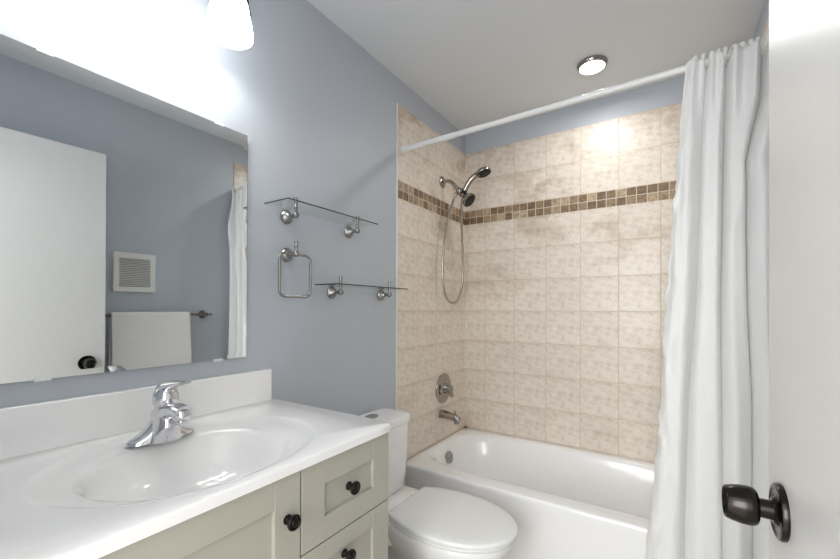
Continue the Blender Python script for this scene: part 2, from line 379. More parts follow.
# ------------------------------------------------------------------ bathtub
tub = thing('bathtub', 'white enamel alcove bathtub with plain apron against the beige tiled walls', 'bathtub', (0.765, 2.07, 0))
x0, x1, y0, y1, zr = 0.007, 1.5225, 1.695, YB - 0.001, 0.380
cx, cy, hx, hy = (x0 + x1) / 2, (y0 + y1) / 2, (x1 - x0) / 2, (y1 - y0) / 2
L = []
def rl(inset, z, n=60): return sq_loop(cx, cy, hx - inset, hy - inset, z, n, 128)
for i, z in ((0.006, 0.0), (0.005, 0.10), (0.0025, 0.25), (0.001, 0.345), (0.0, 0.356), (0.0, 0.366), (0.0012, 0.373), (0.0045, 0.3778), (0.010, 0.380)): L.append(rl(i, z))
ox, oy, ohx, ohy = 0.757, 2.098, 0.712, 0.312
for hxx, hyy, z, n in ((ohx + 0.012, ohy + 0.012, 0.380, 6), (ohx, ohy, 0.3785, 5.5), (ohx - 0.010, ohy - 0.009, 0.373, 5), (ohx - 0.018, ohy - 0.016, 0.362, 4.6), (ohx - 0.028, ohy - 0.024, 0.33, 4.2),
                      (ohx - 0.045, ohy - 0.038, 0.26, 3.8), (ohx - 0.065, ohy - 0.052, 0.18, 3.6), (ohx - 0.085, ohy - 0.066, 0.12, 3.5), (ohx - 0.11, ohy - 0.085, 0.085, 3.4),
                      (ohx - 0.16, ohy - 0.12, 0.068, 3.2), (ohx - 0.3, ohy - 0.2, 0.062, 3.0), (0.05, 0.03, 0.06, 2)):
    shift = (0.38 - z) * -0.12
    L.append(sq_loop(ox + shift * 0.3, oy, hxx, hyy, z, n, 128))
obj('tub_shell', MB().loft(L, cap0=True, cap1=True), 'tub_enamel', tub, angle=50)
ov = MB(); oc = Vector((0.0875, 2.090, 0.300)); oa = Vector((1, 0, 0.18)).normalized()
ov.lathe(oc - oa * 0.006, oa, [(0, 0.036), (0.006, 0.037), (0.0095, 0.0345), (0.0105, 0.028), (0.0095, 0.024), (0.0105, 0.012), (0.0115, 0.001)], 36)
opl = obj('overflow_plate', ov, 'satin_nickel', tub); opl['label'] = 'round chrome overflow plate'
for dy in (-0.016, 0.016):
    sc_ = MB().lathe(oc + Vector((0.003, dy, 0)), oa, [(0, 0.004), (0.003, 0.0035), (0.004, 0.001)], 12); obj('screw', sc_, 'satin_nickel', opl)
dr = MB().lathe((0.32, 2.098, 0.0615), (0, 0, 1), [(0, 0.032), (0.004, 0.031), (0.0045, 0.022), (0.002, 0.02), (0.006, 0.002)], 28); obj('drain', dr, 'chrome', tub)
ck = MB()
for i in range(7):
    p = (0.014 + random.random() * 0.02, YB - 0.010 - random.random() * 0.012, 0.381 + random.random() * 0.006)
    ck.lathe(p, (0, 0, 1), sphere_prof(0.003 + random.random() * 0.003, 6), 8)
o = obj('caulk_blob', ck, 'caulk', tub); o['label'] = 'stained caulk in the corner of the rim'

# ------------------------------------------------------------------ tub spout, valve, shower
WX = 0.006
sp = thing('tub_spout', 'brushed nickel tub spout on the tiled side wall over the bath rim', 'spout', (WX, 2.12, 0.545))
b_ = MB(); path = [(WX, 2.12, 0.548), (0.03, 2.12, 0.548), (0.07, 2.12, 0.545), (0.105, 2.12, 0.539), (0.128, 2.12, 0.530), (0.138, 2.12, 0.522)]
b_.tube(path, [0.026, 0.026, 0.0235, 0.022, 0.021, 0.016], 24)
b_.lathe((0.118, 2.12, 0.535), (0.05, 0, -1), [(0, 0.019), (0.026, 0.018), (0.032, 0.0165), (0.032, 0.013), (0.02, 0.012)], 24)
obj('spout_body', b_, 'shower_chrome', sp)
k_ = MB().lathe((0.108, 2.12, 0.558), (0, 0, 1), [(0, 0.004), (0.012, 0.0035), (0.013, 0.0075), (0.018, 0.008), (0.021, 0.005), (0.0215, 0.001)], 16)
obj('diverter_knob', k_, 'shower_chrome', sp)
va = thing('shower_valve', 'round nickel shower valve plate with lever above the tub spout', 'valve', (WX, 2.15, 0.705))
p_ = MB().lathe((WX, 2.15, 0.705), (1, 0, 0), [(0, 0.092), (0.003, 0.094), (0.007, 0.092), (0.010, 0.084), (0.011, 0.070), (0.0125, 0.045), (0.016, 0.040), (0.018, 0.036)], 48)
obj('escutcheon', p_, 'shower_chrome', va)
h_ = MB().lathe((WX + 0.014, 2.15, 0.705), (1, 0, 0), [(0, 0.034), (0.012, 0.033), (0.022, 0.027), (0.030, 0.026), (0.044, 0.024), (0.050, 0.018), (0.052, 0.002)], 32)
obj('valve_hub', h_, 'shower_chrome', va)
l_ = MB(); l_.tube(spl([(0.050, 2.15, 0.708), (0.060, 2.150, 0.692), (0.066, 2.152, 0.672), (0.068, 2.153, 0.655)], 5), [0.014] * 5 + [0.0115] * 5 + [0.010] * 5 + [0.008], 16, sy=1.3)
obj('valve_lever', l_, 'shower_chrome', va)

sh = thing('hand_shower_set', 'chrome shower arm with fixed head and handheld head on a long looping hose', 'shower head', (WX, 2.13, 2.01))
e_ = MB().lathe((WX, 2.13, 2.013), (1, 0, 0), [(0, 0.036), (0.003, 0.0365), (0.006, 0.034), (0.010, 0.022), (0.014, 0.013)], 32); obj('wall_flange', e_, 'shower_chrome', sh)
a_ = MB().tube(spl([(WX, 2.13, 2.013), (0.045, 2.13, 2.013), (0.075, 2.13, 1.998), (0.105, 2.13, 1.965)], 6), 0.0115, 16); obj('shower_arm', a_, 'shower_chrome', sh)
n_ = MB(); ax = Vector((0.62, 0, -0.78)); n_.lathe((0.092, 2.13, 1.978), ax, [(0, 0.0145), (0.018, 0.015), (0.019, 0.0125), (0.024, 0.0125), (0.025, 0.0165), (0.045, 0.017), (0.048, 0.012)], 24)
obj('arm_nut', n_, 'nickel', sh)
br_ = MB().lathe((0.130, 2.13, 1.935), (0, 0, 1), sphere_prof(0.024, 10), 24)
br_.tube([(0.13, 2.13, 1.935), (0.155, 2.14, 1.925)], 0.017, 16).tube([(0.13, 2.13, 1.935), (0.098, 2.125, 1.916)], 0.0115, 14)
obj('diverter_bracket', br_, 'shower_chrome', sh)
c_ = MB().lathe((0.150, 2.135, 1.915), (0.5, 0, 0.8), [(-0.02, 0.016), (0.0, 0.02), (0.024, 0.0165)], 20); o = obj('handset_cradle', c_, 'black_rubber', sh); o['label'] = 'black handset cradle'
fh = MB(); fa = Vector((0.74, -0.10, -0.64)).normalized(); fo = Vector((0.143, 2.13, 1.915))
fh.lathe(fo, fa, [(0, 0.012), (0.012, 0.017), (0.022, 0.017), (0.030, 0.020), (0.052, 0.035), (0.066, 0.044), (0.072, 0.0455), (0.078, 0.0445), (0.0785, 0.040)], 32, cap1=False)
f1 = obj('fixed_shower_head', fh, 'shower_chrome', sh)
fc = MB().lathe(fo, fa, [(0.070, 0.0415), (0.0775, 0.0405), (0.0765, 0.026), (0.079, 0.020), (0.079, 0.001)], 32); obj('nozzle_face', fc, 'black_rubber', f1)
hs = MB(); hp = spl([(0.148, 2.135, 1.905), (0.165, 2.137, 1.945), (0.192, 2.14, 1.987), (0.220, 2.143, 2.012), (0.250, 2.145, 2.026)], 6)
hs.tube(hp, [0.0135 + 0.0025 * math.sin(PI * i / (len(hp) - 1)) + 0.004 * (i / (len(hp) - 1)) ** 2 for i in range(len(hp))], 18)
f2 = obj('handheld_shower', hs, 'shower_chrome', sh)
ha = Vector((0.34, -0.08, -0.94)).normalized(); ho = Vector((0.280, 2.146, 2.031)) - ha * 0.012
hh_ = MB().lathe(ho, ha, [(-0.006, 0.012), (-0.004, 0.026), (0.002, 0.038), (0.010, 0.0445), (0.018, 0.0455), (0.024, 0.043)], 32, cap1=False); obj('handset_rim', hh_, 'shower_chrome', f2)
hf = MB().lathe(ho, ha, [(0.018, 0.043), (0.0235, 0.0425), (0.022, 0.030), (0.025, 0.024), (0.025, 0.001)], 32); obj('nozzle_face', hf, 'black_rubber', f2)
hz = MB(); hose = spl([(0.100, 2.125, 1.912), (0.085, 2.120, 1.87), (0.066, 2.100, 1.78), (0.056, 2.070, 1.62), (0.052, 2.058, 1.45), (0.052, 2.075, 1.33), (0.054, 2.125, 1.264), (0.056, 2.190, 1.247), (0.058, 2.255, 1.275),
                        (0.062, 2.300, 1.36), (0.070, 2.300, 1.50), (0.085, 2.255, 1.66), (0.115, 2.185, 1.81), (0.138, 2.145, 1.875), (0.147, 2.135, 1.905)], 9)
hz.tube(hose, [0.0072 + (0.0009 if i % 2 else 0) for i in range(len(hose))], 12); obj('hose', hz, 'nickel', sh)
for pp in ((hose[0], hose[3]), (hose[-1], hose[-4])):
    q = MB().tube([pp[0], pp[1]], 0.0105, 16); obj('hose_nut', q, 'nickel', sh)

# ------------------------------------------------------------------ shower rod and curtain
RY, RZ = 1.700, 2.078
rod = thing('shower_rod', 'white tension rod spanning the tub alcove above the tiles', 'curtain rod', (WX, RY, RZ))
zL, zR_ = 2.070, 2.086
r_ = MB().tube([(0.03, RY, zL), (0.32, RY, zL + 0.003)], 0.0150, 24); obj('rod_tube', r_, 'rod_enamel', rod)
r_ = MB().tube([(0.31, RY, zL + 0.003), (XR - 0.03, RY, zR_)], 0.0128, 24); obj('rod_inner_tube', r_, 'rod_enamel', rod)
for xx, s_, zz in ((WX, 1, zL), (XR - 0.006, -1, zR_)):
    e = MB().lathe((xx, RY, zz), (s_, 0, 0), [(0, 0.021), (0.006, 0.0215), (0.010, 0.019), (0.034, 0.017), (0.036, 0.014)], 28); obj('end_cap', e, 'white_plastic', rod)

cur = thing('shower_curtain', 'long white ribbed shower curtain bunched at the right end of the rod', 'curtain', (1.39, 1.66, 0.08))
def interp(tab, z):
    tab = sorted(tab)
    if z <= tab[0][0]: return tab[0][1]
    for (a, va_), (b, vb) in zip(tab, tab[1:]):
        if z <= b: return va_ + (vb - va_) * (z - a) / (b - a)
    return tab[-1][1]
def sstep(a, b, x):
    t = min(1, max(0, (x - a) / (b - a))); return t * t * (3 - 2 * t)
XLt = [(0.08, 1.100), (0.26, 1.128), (0.45, 1.145), (0.66, 1.163), (0.78, 1.170), (1.06, 1.186), (1.20, 1.190), (1.43, 1.206), (1.72, 1.228), (2.06, 1.258), (2.1, 1.262)]
At = [(0.08, 1.255), (0.54, 1.263), (0.89, 1.272), (1.24, 1.294), (1.86, 1.311), (2.1, 1.320)]
Bt = [(0.08, 1.366), (0.40, 1.363), (0.905, 1.363), (1.24, 1.360), (1.75, 1.368), (2.1, 1.376)]
Ct = [(0.08, 1.446), (0.43, 1.442), (0.915, 1.440), (1.24, 1.427), (1.69, 1.422), (1.79, 1.440), (1.90, 1.464), (2.1, 1.472)]
ZT, ZB = 2.080, 0.085
NS, NT = 420, 200
verts = []; uvs = []; faces = []
for j in range(NT + 1):
    z = ZT + (ZB - ZT) * j / NT
    vx = [interp(XLt, z) + 0.010 - 0.006 * sstep(1.5, 2.0, z), interp(At, z), interp(Bt, z), interp(Ct, z), 1.508]
    up = sstep(1.75, 2.05, z)
    for i in range(NS + 1):
        s = i / NS * 4; k = min(3, int(s)); t = s - k
        x = vx[k] + (vx[k + 1] - vx[k]) * (t - 0.045 * math.sin(2 * PI * t))
        amp = (0.048, 0.052, 0.064, 0.084)[k] * (1 - 0.45 * up)
        y = 1.668 - amp * (math.sin(PI * t) ** 0.75)
        if k == 0: y -= 0.020 * (1 - up) * (1 - t)           # the free edge turns outward
        # soft secondary folds and gathers below the header
        y += 0.006 * math.sin(s * 5.1 + z * 1.7) * (1 - up) + 0.0045 * math.sin(s * 11 + 1.3 + z * 2.3)
        y += 0.014 * up * math.sin(s * 2 * PI * 2.1) * (1 if 1 < k < 3 or k == 1 else 0.4)
        n3 = noise.noise(Vector((x * 9, z * 2.2, 3.1))); y += 0.010 * n3
        # creases on the free edge of the cloth
        if k == 0:
            ed = (1 - t) ** 2
            y += 0.028 * ed * noise.noise(Vector((z * 11, t * 4, 9.2))) * (1 - up)
            x += 0.006 * (1 - t) ** 4 * noise.noise(Vector((z * 26, 0.3, 1.2))) * (1 - up)
        # diagonal drape on the last fold
        if k >= 2:
            dd = (z - (1.62 + (x - 1.42) * 3.2)); y -= 0.018 * math.exp(-(dd / 0.09) ** 2) * math.sin(PI * min(1, (s - 2) / 2))
        top = 0.012 * math.sin(s * 9.0 + 0.5) * max(0, (z - 2.02) / 0.06)
        dip = 0.045 * (1 - math.sin(PI * t) ** 0.8) * (1 if (k or t > 0.5) else 0) * (1 if k < 3 or t < 0.5 else 0) * max(0, (z - 1.93) / 0.15)
        verts.append((x, min(y, 1.683), z + top * 0.6 - dip)); uvs.append((s * 0.19, z))
for j in range(NT):
    for i in range(NS):
        a = j * (NS + 1) + i; faces.append((a, a + NS + 1, a + NS + 2, a + 1))
mb = MB(); mb.v = verts; mb.f = faces
o = obj('curtain_cloth', mb, 'curtain_cloth', cur, angle=80, uv=uvs)
sol = o.modifiers.new('thickness', 'SOLIDIFY'); sol.thickness = 0.0012; sol.offset = 0
for k, xx in enumerate((1.285, 1.312, 1.335, 1.352, 1.372, 1.392, 1.412, 1.436, 1.456, 1.478)):
    zz = zL + (zR_ - zL) * (xx - 0.03) / 1.47
    tilt = random.uniform(-0.25, 0.25); pts = []
    for q in range(28):
        a = 2 * PI * q / 28; dy, dz = 0.029 * math.cos(a), 0.024 * math.sin(a)
        pts.append((xx + tilt * dy + 0.10 * dz, RY - 0.012 + dy, zz - 0.002 + dz))
    g = MB().tube(pts, 0.0042, 10, closed=True, sy=1.5); obj('curtain_ring', g, 'curtain_cloth', cur)

# ------------------------------------------------------------------ toilet
TY = 1.335
to = thing('toilet', 'white two-piece toilet with closed lid between the vanity and the tub', 'toilet', (0.40, TY, 0))
def egg(w, xb, xf, z, N=96, cxm=0.50, cut=None, cyy=TY):
    out = []
    for i in range(N):
        a = 2 * PI * i / N; c, s_ = math.cos(a), math.sin(a)
        a_ = (xf - cxm) if c > 0 else (cxm - xb)
        x = cxm + a_ * c; z_ = z * 0.975
        if cut is not None and x < cut: x = cut
        out.append(Vector((x, cyy + w * s_, z_)))
    return out
L = []
for z, w_, xb, xf in ((0.0, 0.095, 0.10, 0.60), (0.02, 0.097, 0.10, 0.605), (0.05, 0.088, 0.11, 0.595), (0.12, 0.080, 0.13, 0.575), (0.19, 0.092, 0.14, 0.60), (0.25, 0.125, 0.14, 0.66), (0.30, 0.155, 0.13, 0.705),
                     (0.345, 0.172, 0.12, 0.735), (0.370, 0.176, 0.12, 0.742), (0.382, 0.176, 0.12, 0.742), (0.388, 0.172, 0.124, 0.738)): L.append(egg(w_, xb, xf, z))
obj('bowl', MB().loft(L), 'porcelain', to, angle=50)
dk = MB(); dk.loft([sq_loop(0.185, TY, 0.150, 0.155, z * 0.975, 5, 64) if z < 0.389 else sq_loop(0.185, TY, 0.146, 0.150, z * 0.975, 5, 64) for z in (0.30, 0.33, 0.3865, 0.3905)]); obj('bowl_deck', dk, 'porcelain', to, angle=50)
tk = MB(); tL = []
for z, hx_, hy_ in ((0.381, 0.072, 0.150), (0.388, 0.080, 0.160), (0.45, 0.083, 0.168), (0.56, 0.087, 0.174), (0.685, 0.090, 0.181)): tL.append(sq_loop(0.012 + 0.093, TY, hx_, hy_, z, 7, 64))
obj('tank', tk.loft(tL), 'porcelain', to, angle=50)
tl = MB(); tL = []
for z, i in ((0.683, 0.004), (0.686, 0.0), (0.705, 0.0), (0.712, 0.002), (0.716, 0.007), (0.7175, 0.014)): tL.append(sq_loop(0.012 + 0.093, TY, 0.099 - i - 0.003, 0.191 - i, z, 7, 64))
o_lid = obj('tank_lid', tl.loft(tL), 'porcelain', to, angle=50)
fb = MB().lathe((0.082, TY + 0.018, 0.7165), (0, 0, 1), [(0, 0.034), (0.004, 0.0335), (0.006, 0.030), (0.0055, 0.001)], 28); fb.v = [(0.082 + (v[0] - 0.082) * 0.8, TY + 0.018 + (v[1] - TY - 0.018) * 1.15, v[2]) for v in fb.v]
o = obj('flush_button', fb, 'nickel', o_lid); o['label'] = 'oval chrome flush button'
st = MB(); st.loft([egg(w_, 0.2, xf, z, cut=ct) for z, w_, xf, ct in ((0.389, 0.176, 0.745, 0.302), (0.391, 0.181, 0.752, 0.298), (0.400, 0.183, 0.755, 0.296), (0.404, 0.180, 0.752, 0.299))]); obj('seat', st, 'seat_plastic', to, angle=50)
lc = MB(); lc.loft([egg(w_, 0.2, xf, z, cut=ct) for z, w_, xf, ct in ((0.4055, 0.178, 0.753, 0.297), (0.408, 0.1835, 0.760, 0.291), (0.4165, 0.185, 0.7625, 0.289), (0.4225, 0.1825, 0.760, 0.292), (0.4255, 0.176, 0.753, 0.299), (0.4275, 0.150, 0.72, 0.325), (0.429, 0.08, 0.62, 0.39))])
obj('seat_lid', lc, 'seat_plastic', to, angle=50)
for dy in (-0.07, 0.07):
    hg = MB().box((0.268, TY + dy - 0.018, 0.379), (0.300, TY + dy + 0.018, 0.405)); obj('seat_hinge', hg, 'seat_plastic', to, bevel=0.005, seg=3)

# ------------------------------------------------------------------ vanity cabinet
VX, VY0, VY1, VZ = 0.538, -0.030, 0.885, 0.856
vc = thing('vanity_cabinet', 'greige shaker vanity cabinet with dark round knobs under the white sink top', 'cabinet', (0.27, 0.43, 0))
bd = MB().box((0.002, VY0, 0.09), (VX - 0.020, VY0 + 0.018, VZ)).box((0.002, VY1 - 0.018, 0.0), (VX - 0.020, VY1, VZ)).box((0.002, VY0, 0.09), (VX - 0.020, VY1, 0.108)).box((0.002, VY0, 0.09), (0.014, VY1, VZ - 0.13))
bd.box((0.40, VY0, 0.0), (0.418, VY1, 0.09))
obj('carcass', bd, 'cabinet_paint', vc, smooth=False)
ff = MB().box((VX - 0.040, VY0, 0.09), (VX - 0.0205, VY1, 0.115)).box((VX - 0.040, VY0, 0.845), (VX - 0.0205, VY1, VZ)).box((VX - 0.040, 0.555, 0.09), (VX - 0.0205, 0.590, VZ)).box((VX - 0.040, 0.59, 0.652), (VX - 0.0205, VY1, 0.672)).box((VX - 0.040, 0.59, 0.43), (VX - 0.0205, VY1, 0.45))
obj('face_frame', ff, 'cabinet_inside', vc, smooth=False)
def shaker(name, ya, yb, za, zb, st_=0.066, rail=0.056, parent=vc):
    """frame and recessed panel of one front, front face at x = VX"""
    x0_, x1_ = VX - 0.019, VX
    d = obj(name, MB().box((x0_, ya + 0.001, za + 0.001), (x1_ - 0.009, yb - 0.001, zb - 0.001)), 'cabinet_paint', parent, smooth=False)
    for a_, b2_ in ((ya, ya + st_), (yb - st_, yb)):
        obj('stile', MB().box((x0_ - 0.0005, a_, za), (x1_, b2_, zb)), 'cabinet_paint', d, smooth=False, bevel=0.0012)
    for a_, b2_ in ((zb - rail, zb), (za, za + rail)):
        obj('rail', MB().box((x0_ - 0.0004, ya + st_, a_), (x1_ - 0.0004, yb - st_, b2_)), 'cabinet_paint', d, smooth=False, bevel=0.0008)
    return d
def cab_knob(y, z, parent):
    m = MB().lathe((VX, y, z), (1, 0, 0), [(-0.001, 0.0105), (0.002, 0.0105), (0.003, 0.008), (0.006, 0.0065), (0.013, 0.0065), (0.0155, 0.010), (0.018, 0.0150), (0.0205, 0.0165), (0.0235, 0.0165),
        (0.0255, 0.0150), (0.0260, 0.0125), (0.0245, 0.0115), (0.0245, 0.0095), (0.0265, 0.0085), (0.0280, 0.006), (0.0285, 0.0008)], 32)
    o = obj('knob', m, 'black_bronze', parent, angle=35); return o
d1 = shaker('door', -0.027, 0.569, 0.112, 0.853, 0.066, 0.060); cab_knob(0.535, 0.762, d1)
w1 = shaker('drawer', 0.573, VY1, 0.6645, 0.853, 0.068, 0.056); cab_knob(0.722, 0.762, w1)
w2 = shaker('drawer', 0.573, VY1, 0.443, 0.6610, 0.068, 0.046); cab_knob(0.707, 0.600, w2)
w3 = shaker('drawer', 0.573, VY1, 0.112, 0.4395, 0.068, 0.056); cab_knob(0.722, 0.30, w3)

# vanity top with its integral bowl and backsplash
vt = thing('sink_counter', 'glossy white sink top with integral oval bowl and backsplash on the cabinet', 'sink', (0.275, 0.43, 0.857))
cx_, cy_ = 0.2755, 0.4285; hx_, hy_ = 0.2745, 0.4635
zt = 0.882; L = []
for i, z in ((0.004, 0.8575), (0.0, 0.860), (0.0, 0.877), (0.0012, 0.8803), (0.004, 0.882)): L.append(sq_loop(cx_, cy_, hx_ - i, hy_ - i, z, 60, 160))
def eloop(cx, cy, a, b, z): return sq_loop(cx, cy, a, b, z, 2.0, 160)
OX, OY = 0.292, 0.475
for cx2, cy2, a, b, z in ((OX, OY, 0.236, 0.292, zt), (OX, OY, 0.232, 0.287, zt - 0.0008), (OX, OY, 0.226, 0.280, zt - 0.0035), (OX, OY, 0.220, 0.273, zt - 0.0055), (0.300, 0.472, 0.205, 0.250, zt - 0.0075), (0.312, 0.469, 0.190, 0.225, zt - 0.0095),
                          (0.314, 0.468, 0.184, 0.216, zt - 0.012), (0.315, 0.467, 0.179, 0.209, zt - 0.017), (0.315, 0.467, 0.173, 0.202, zt - 0.028), (0.315, 0.467, 0.163, 0.190, zt - 0.055), (0.315, 0.467, 0.148, 0.172, zt - 0.085),
                          (0.315, 0.467, 0.125, 0.145, zt - 0.11), (0.31, 0.467, 0.095, 0.108, zt - 0.127), (0.305, 0.467, 0.060, 0.066, zt - 0.136), (0.30, 0.467, 0.024, 0.024, zt - 0.139)): L.append(eloop(cx2, cy2, a, b, z))
# underside shell of the bowl, inside the cabinet
obj('sink_top', MB().loft(L, cap0=False, cap1=True), 'cultured_marble', vt, angle=45)
un = MB().loft([sq_loop(cx_, cy_, hx_ - 0.004, hy_ - 0.004, 0.8575, 60, 160), eloop(0.315, 0.467, 0.187, 0.217, 0.8575), eloop(0.315, 0.467, 0.175, 0.20, 0.82), eloop(0.315, 0.467, 0.14, 0.16, 0.77), eloop(0.305, 0.467, 0.07, 0.08, 0.735), eloop(0.30, 0.467, 0.03, 0.03, 0.73)], cap0=False)
obj('bowl_underside', un, 'cultured_marble', vt, angle=45)
bs = MB().box((0.001, -0.034, 0.8815), (0.021, 0.874, 0.991)); obj('backsplash', bs, 'cultured_marble', vt, smooth=False, bevel=0.003, seg=3)
dn = MB().lathe((0.30, 0.467, zt - 0.1395), (0, 0, 1), [(0, 0.022), (0.003, 0.0215), (0.0035, 0.014), (0.006, 0.012), (0.007, 0.001)], 28); obj('drain', dn, 'chrome', vt)

# ------------------------------------------------------------------ faucet
fa_ = thing('faucet', 'chrome single-lever faucet behind the oval sink bowl', 'faucet', (0.125, 0.470, 0.8795))
zb0 = 0.8770
L = []
def feloop(cx, cy, a, b, z, n=2.2): return sq_loop(cx, cy, a, b, z, n, 56)
m = MB(); N = 33; loops = []
for i in range(N):
    t = -1 + 2 * i / (N - 1); y = 0.470 + 0.078 * t
    hw = 0.0305 * math.sqrt(max(0.02, 1 - abs(t) ** 3.2)); hh = 0.010 + 0.060 * math.exp(-(t / 0.42) ** 2) + 0.008 * (1 - t * t)
    if abs(t) > 0.93: hh *= 0.75
    lp = []
    for q in range(20):
        a = 2 * PI * q / 20; lx = math.cos(a); lz = math.sin(a)
        lp.append((0.127 + hw * lx, y, zb0 + (hh * (lz ** 0.8) if lz > 0 else 0.0)))
    loops.append(lp)
m.loft(loops); obj('base_plate', m, 'chrome', fa_, angle=60)
m = MB().loft([sq_loop(bx, 0.470, ax_, by_, zz, 2.3, 48) for zz, bx, ax_, by_ in ((0.877, 0.139, 0.038, 0.040), (0.892, 0.142, 0.039, 0.035), (0.908, 0.147, 0.041, 0.030), (0.925, 0.148, 0.037, 0.026), (0.942, 0.147, 0.031, 0.0235), (0.957, 0.147, 0.026, 0.023), (0.966, 0.147, 0.0235, 0.0225))])
obj('body', m, 'chrome', fa_, angle=50)
m = MB(); pth = spl([(0.126, 0.470, 0.936), (0.150, 0.470, 0.943), (0.185, 0.470, 0.954), (0.212, 0.470, 0.958), (0.238, 0.470, 0.955)], 6)
m.tube(pth, [0.023 - 0.004 * min(1, i / 14) for i in range(len(pth))], 24, sy=1.1)
m.lathe((0.226, 0.470, 0.961), (0.10, 0, -1), [(0, 0.0185), (0.014, 0.0188), (0.022, 0.0175), (0.023, 0.0155)], 28)
so = obj('spout', m, 'chrome', fa_)
m = MB().lathe((0.2275, 0.470, 0.940), (0.12, 0, -1), [(0, 0.0135), (0.006, 0.0135), (0.008, 0.012), (0.008, 0.009), (0.005, 0.0085)], 24); obj('aerator', m, 'chrome', so)
m = MB().lathe((0.146, 0.470, 0.965), (0.12, 0, 1), [(0.0, 0.020), (0.002, 0.0265), (0.010, 0.0290), (0.020, 0.0292), (0.030, 0.0270), (0.040, 0.0215), (0.047, 0.0125), (0.049, 0.001)], 36); hb = obj('handle_hub', m, 'chrome', fa_)
m = MB(); pth = spl([(0.140, 0.470, 1.004), (0.160, 0.471, 1.013), (0.188, 0.473, 1.020), (0.214, 0.475, 1.025), (0.238, 0.477, 1.029)], 6)
n_p = len(pth); lo = []
for i, p in enumerate(pth):
    t = i / (n_p - 1); wv = 0.021 * (1 - 0.35 * t) * (1 if t < 0.93 else 0.7); hv = 0.012 * (1 - t) + 0.0035
    lo.append([(p[0] - 0.15 * hv * math.sin(2 * PI * q / 20), p[1] + wv * math.cos(2 * PI * q / 20), p[2] + hv * math.sin(2 * PI * q / 20)) for q in range(20)])
m.loft(lo); obj('lever', m, 'chrome', hb, angle=60)
m = MB().lathe((0.085, 0.470, 0.885), (0, 0, 1), [(0, 0.003), (0.040, 0.003), (0.041, 0.0055), (0.048, 0.0055), (0.050, 0.002)], 14); obj('lift_rod', m, 'chrome', fa_)

# ------------------------------------------------------------------ mirror
MX = 0.012
mi = thing('mirror', 'frameless wall mirror above the vanity with small clips', 'mirror', (0.0, 0.41, 1.042))
ya, yb_, za, zb_ = 0.030, 0.7795, 1.0440, 1.7955; bw = 0.014
m = MB()
m.add([(0.006, ya, za), (0.006, yb_, za), (0.006, yb_, zb_), (0.006, ya, zb_), (MX - 0.0003, ya, za), (MX - 0.0003, yb_, za), (MX - 0.0003, yb_, zb_), (MX - 0.0003, ya, zb_),
       (MX, ya + bw, za + bw), (MX, yb_ - bw, za + bw), (MX, yb_ - bw, zb_ - bw), (MX, ya + bw, zb_ - bw)],
      [(0, 3, 2, 1), (0, 1, 5, 4), (1, 2, 6, 5), (2, 3, 7, 6), (3, 0, 4, 7), (4, 5, 9, 8), (5, 6, 10, 9), (6, 7, 11, 10), (7, 4, 8, 11), (8, 9, 10, 11)])
obj('mirror_glass', m, 'mirror_silver', mi, smooth=False)
bk = MB().box((0.0005, ya + 0.015, za + 0.015), (0.0065, yb_ - 0.004, zb_ - 0.015)); obj('backing', bk, 'black_rubber', mi, smooth=False)
for y in (0.272, 0.681):
    for z, s_ in ((zb_, 1), (za, -1)):
        a, b2 = sorted((z + 0.004 * s_, z - 0.0035 * s_)); c = MB().box((MX - 0.003, y - 0.015, a), (MX + 0.0015, y + 0.015, b2))
        z2a, z2b = sorted((z + 0.0005 * s_, z + 0.004 * s_)); c.box((0.0, y - 0.015, z2a), (MX - 0.003, y + 0.015, z2b))
        obj('mirror_clip', c, 'clip_plastic', mi, smooth=False)

# ------------------------------------------------------------------ glass shelves, towel ring
def flared_post(y, z, xb=0.055, parent=None, finial=0.064):
    m = MB().lathe((0.0, y, z), (1, 0, 0), [(0, 0.0265), (0.002, 0.0275), (0.0045, 0.0272), (0.009, 0.0245), (0.015, 0.0185), (0.021, 0.0125), (0.027, 0.0090), (0.033, 0.0075), (xb - 0.006, 0.0072)], 32)
    p = obj('wall_post', m, 'satin_nickel', parent)
    b = MB().lathe((xb, y, z), (0, 0, 1), sphere_prof(0.0128, 12), 24); obj('ball', b, 'satin_nickel', p)
    if finial:
        f = MB().lathe((xb, y, z), (0, 0, 1), [(0.008, 0.0066), (0.016, 0.0056), (0.0225, 0.0060), (0.0235, 0.0075), (0.032, 0.0075), (0.034, 0.0062), (0.040, 0.0058), (finial - 0.006, 0.0076), (finial, 0.0076), (finial + 0.002, 0.003)], 20)
        obj('finial', f, 'satin_nickel', p)
    return p
gs = thing('glass_shelf', 'upper glass shelf on two flared nickel posts, above the towel ring', 'shelf', (0, 1.09, 1.554), 'glass wall shelves')
for y in (0.948, 1.284): flared_post(y, 1.554, 0.056, gs)
g = MB().box((0.006, 0.850, 1.5790), (0.136, 1.330, 1.5835)); g_o = obj('glass_panel', g, 'shelf_glass', gs, smooth=False)
g_o.data.materials.append(MT['glass_edge'])
for p in g_o.data.polygons:
    if p.normal.x > 0.5 or p.normal.y < -0.5: p.material_index = 1
gs2 = copy_tree(gs); gs2.location = Vector((0, 1.09, 1.554)) + Vector((0, 0.234, -0.276)); gs2['label'] = 'lower glass shelf on two flared nickel posts, beside the tile edge'
tr_ = thing('towel_ring', 'squared nickel towel ring hanging empty on the wall right of the mirror', 'towel ring', (0, 0.948, 1.41))
flared_post(0.950, 1.411, 0.056, tr_, 0.046)
rp = []
rc = Vector((0.058, 0.945, 1.330)); hw, hh, rr = 0.070, 0.078, 0.024
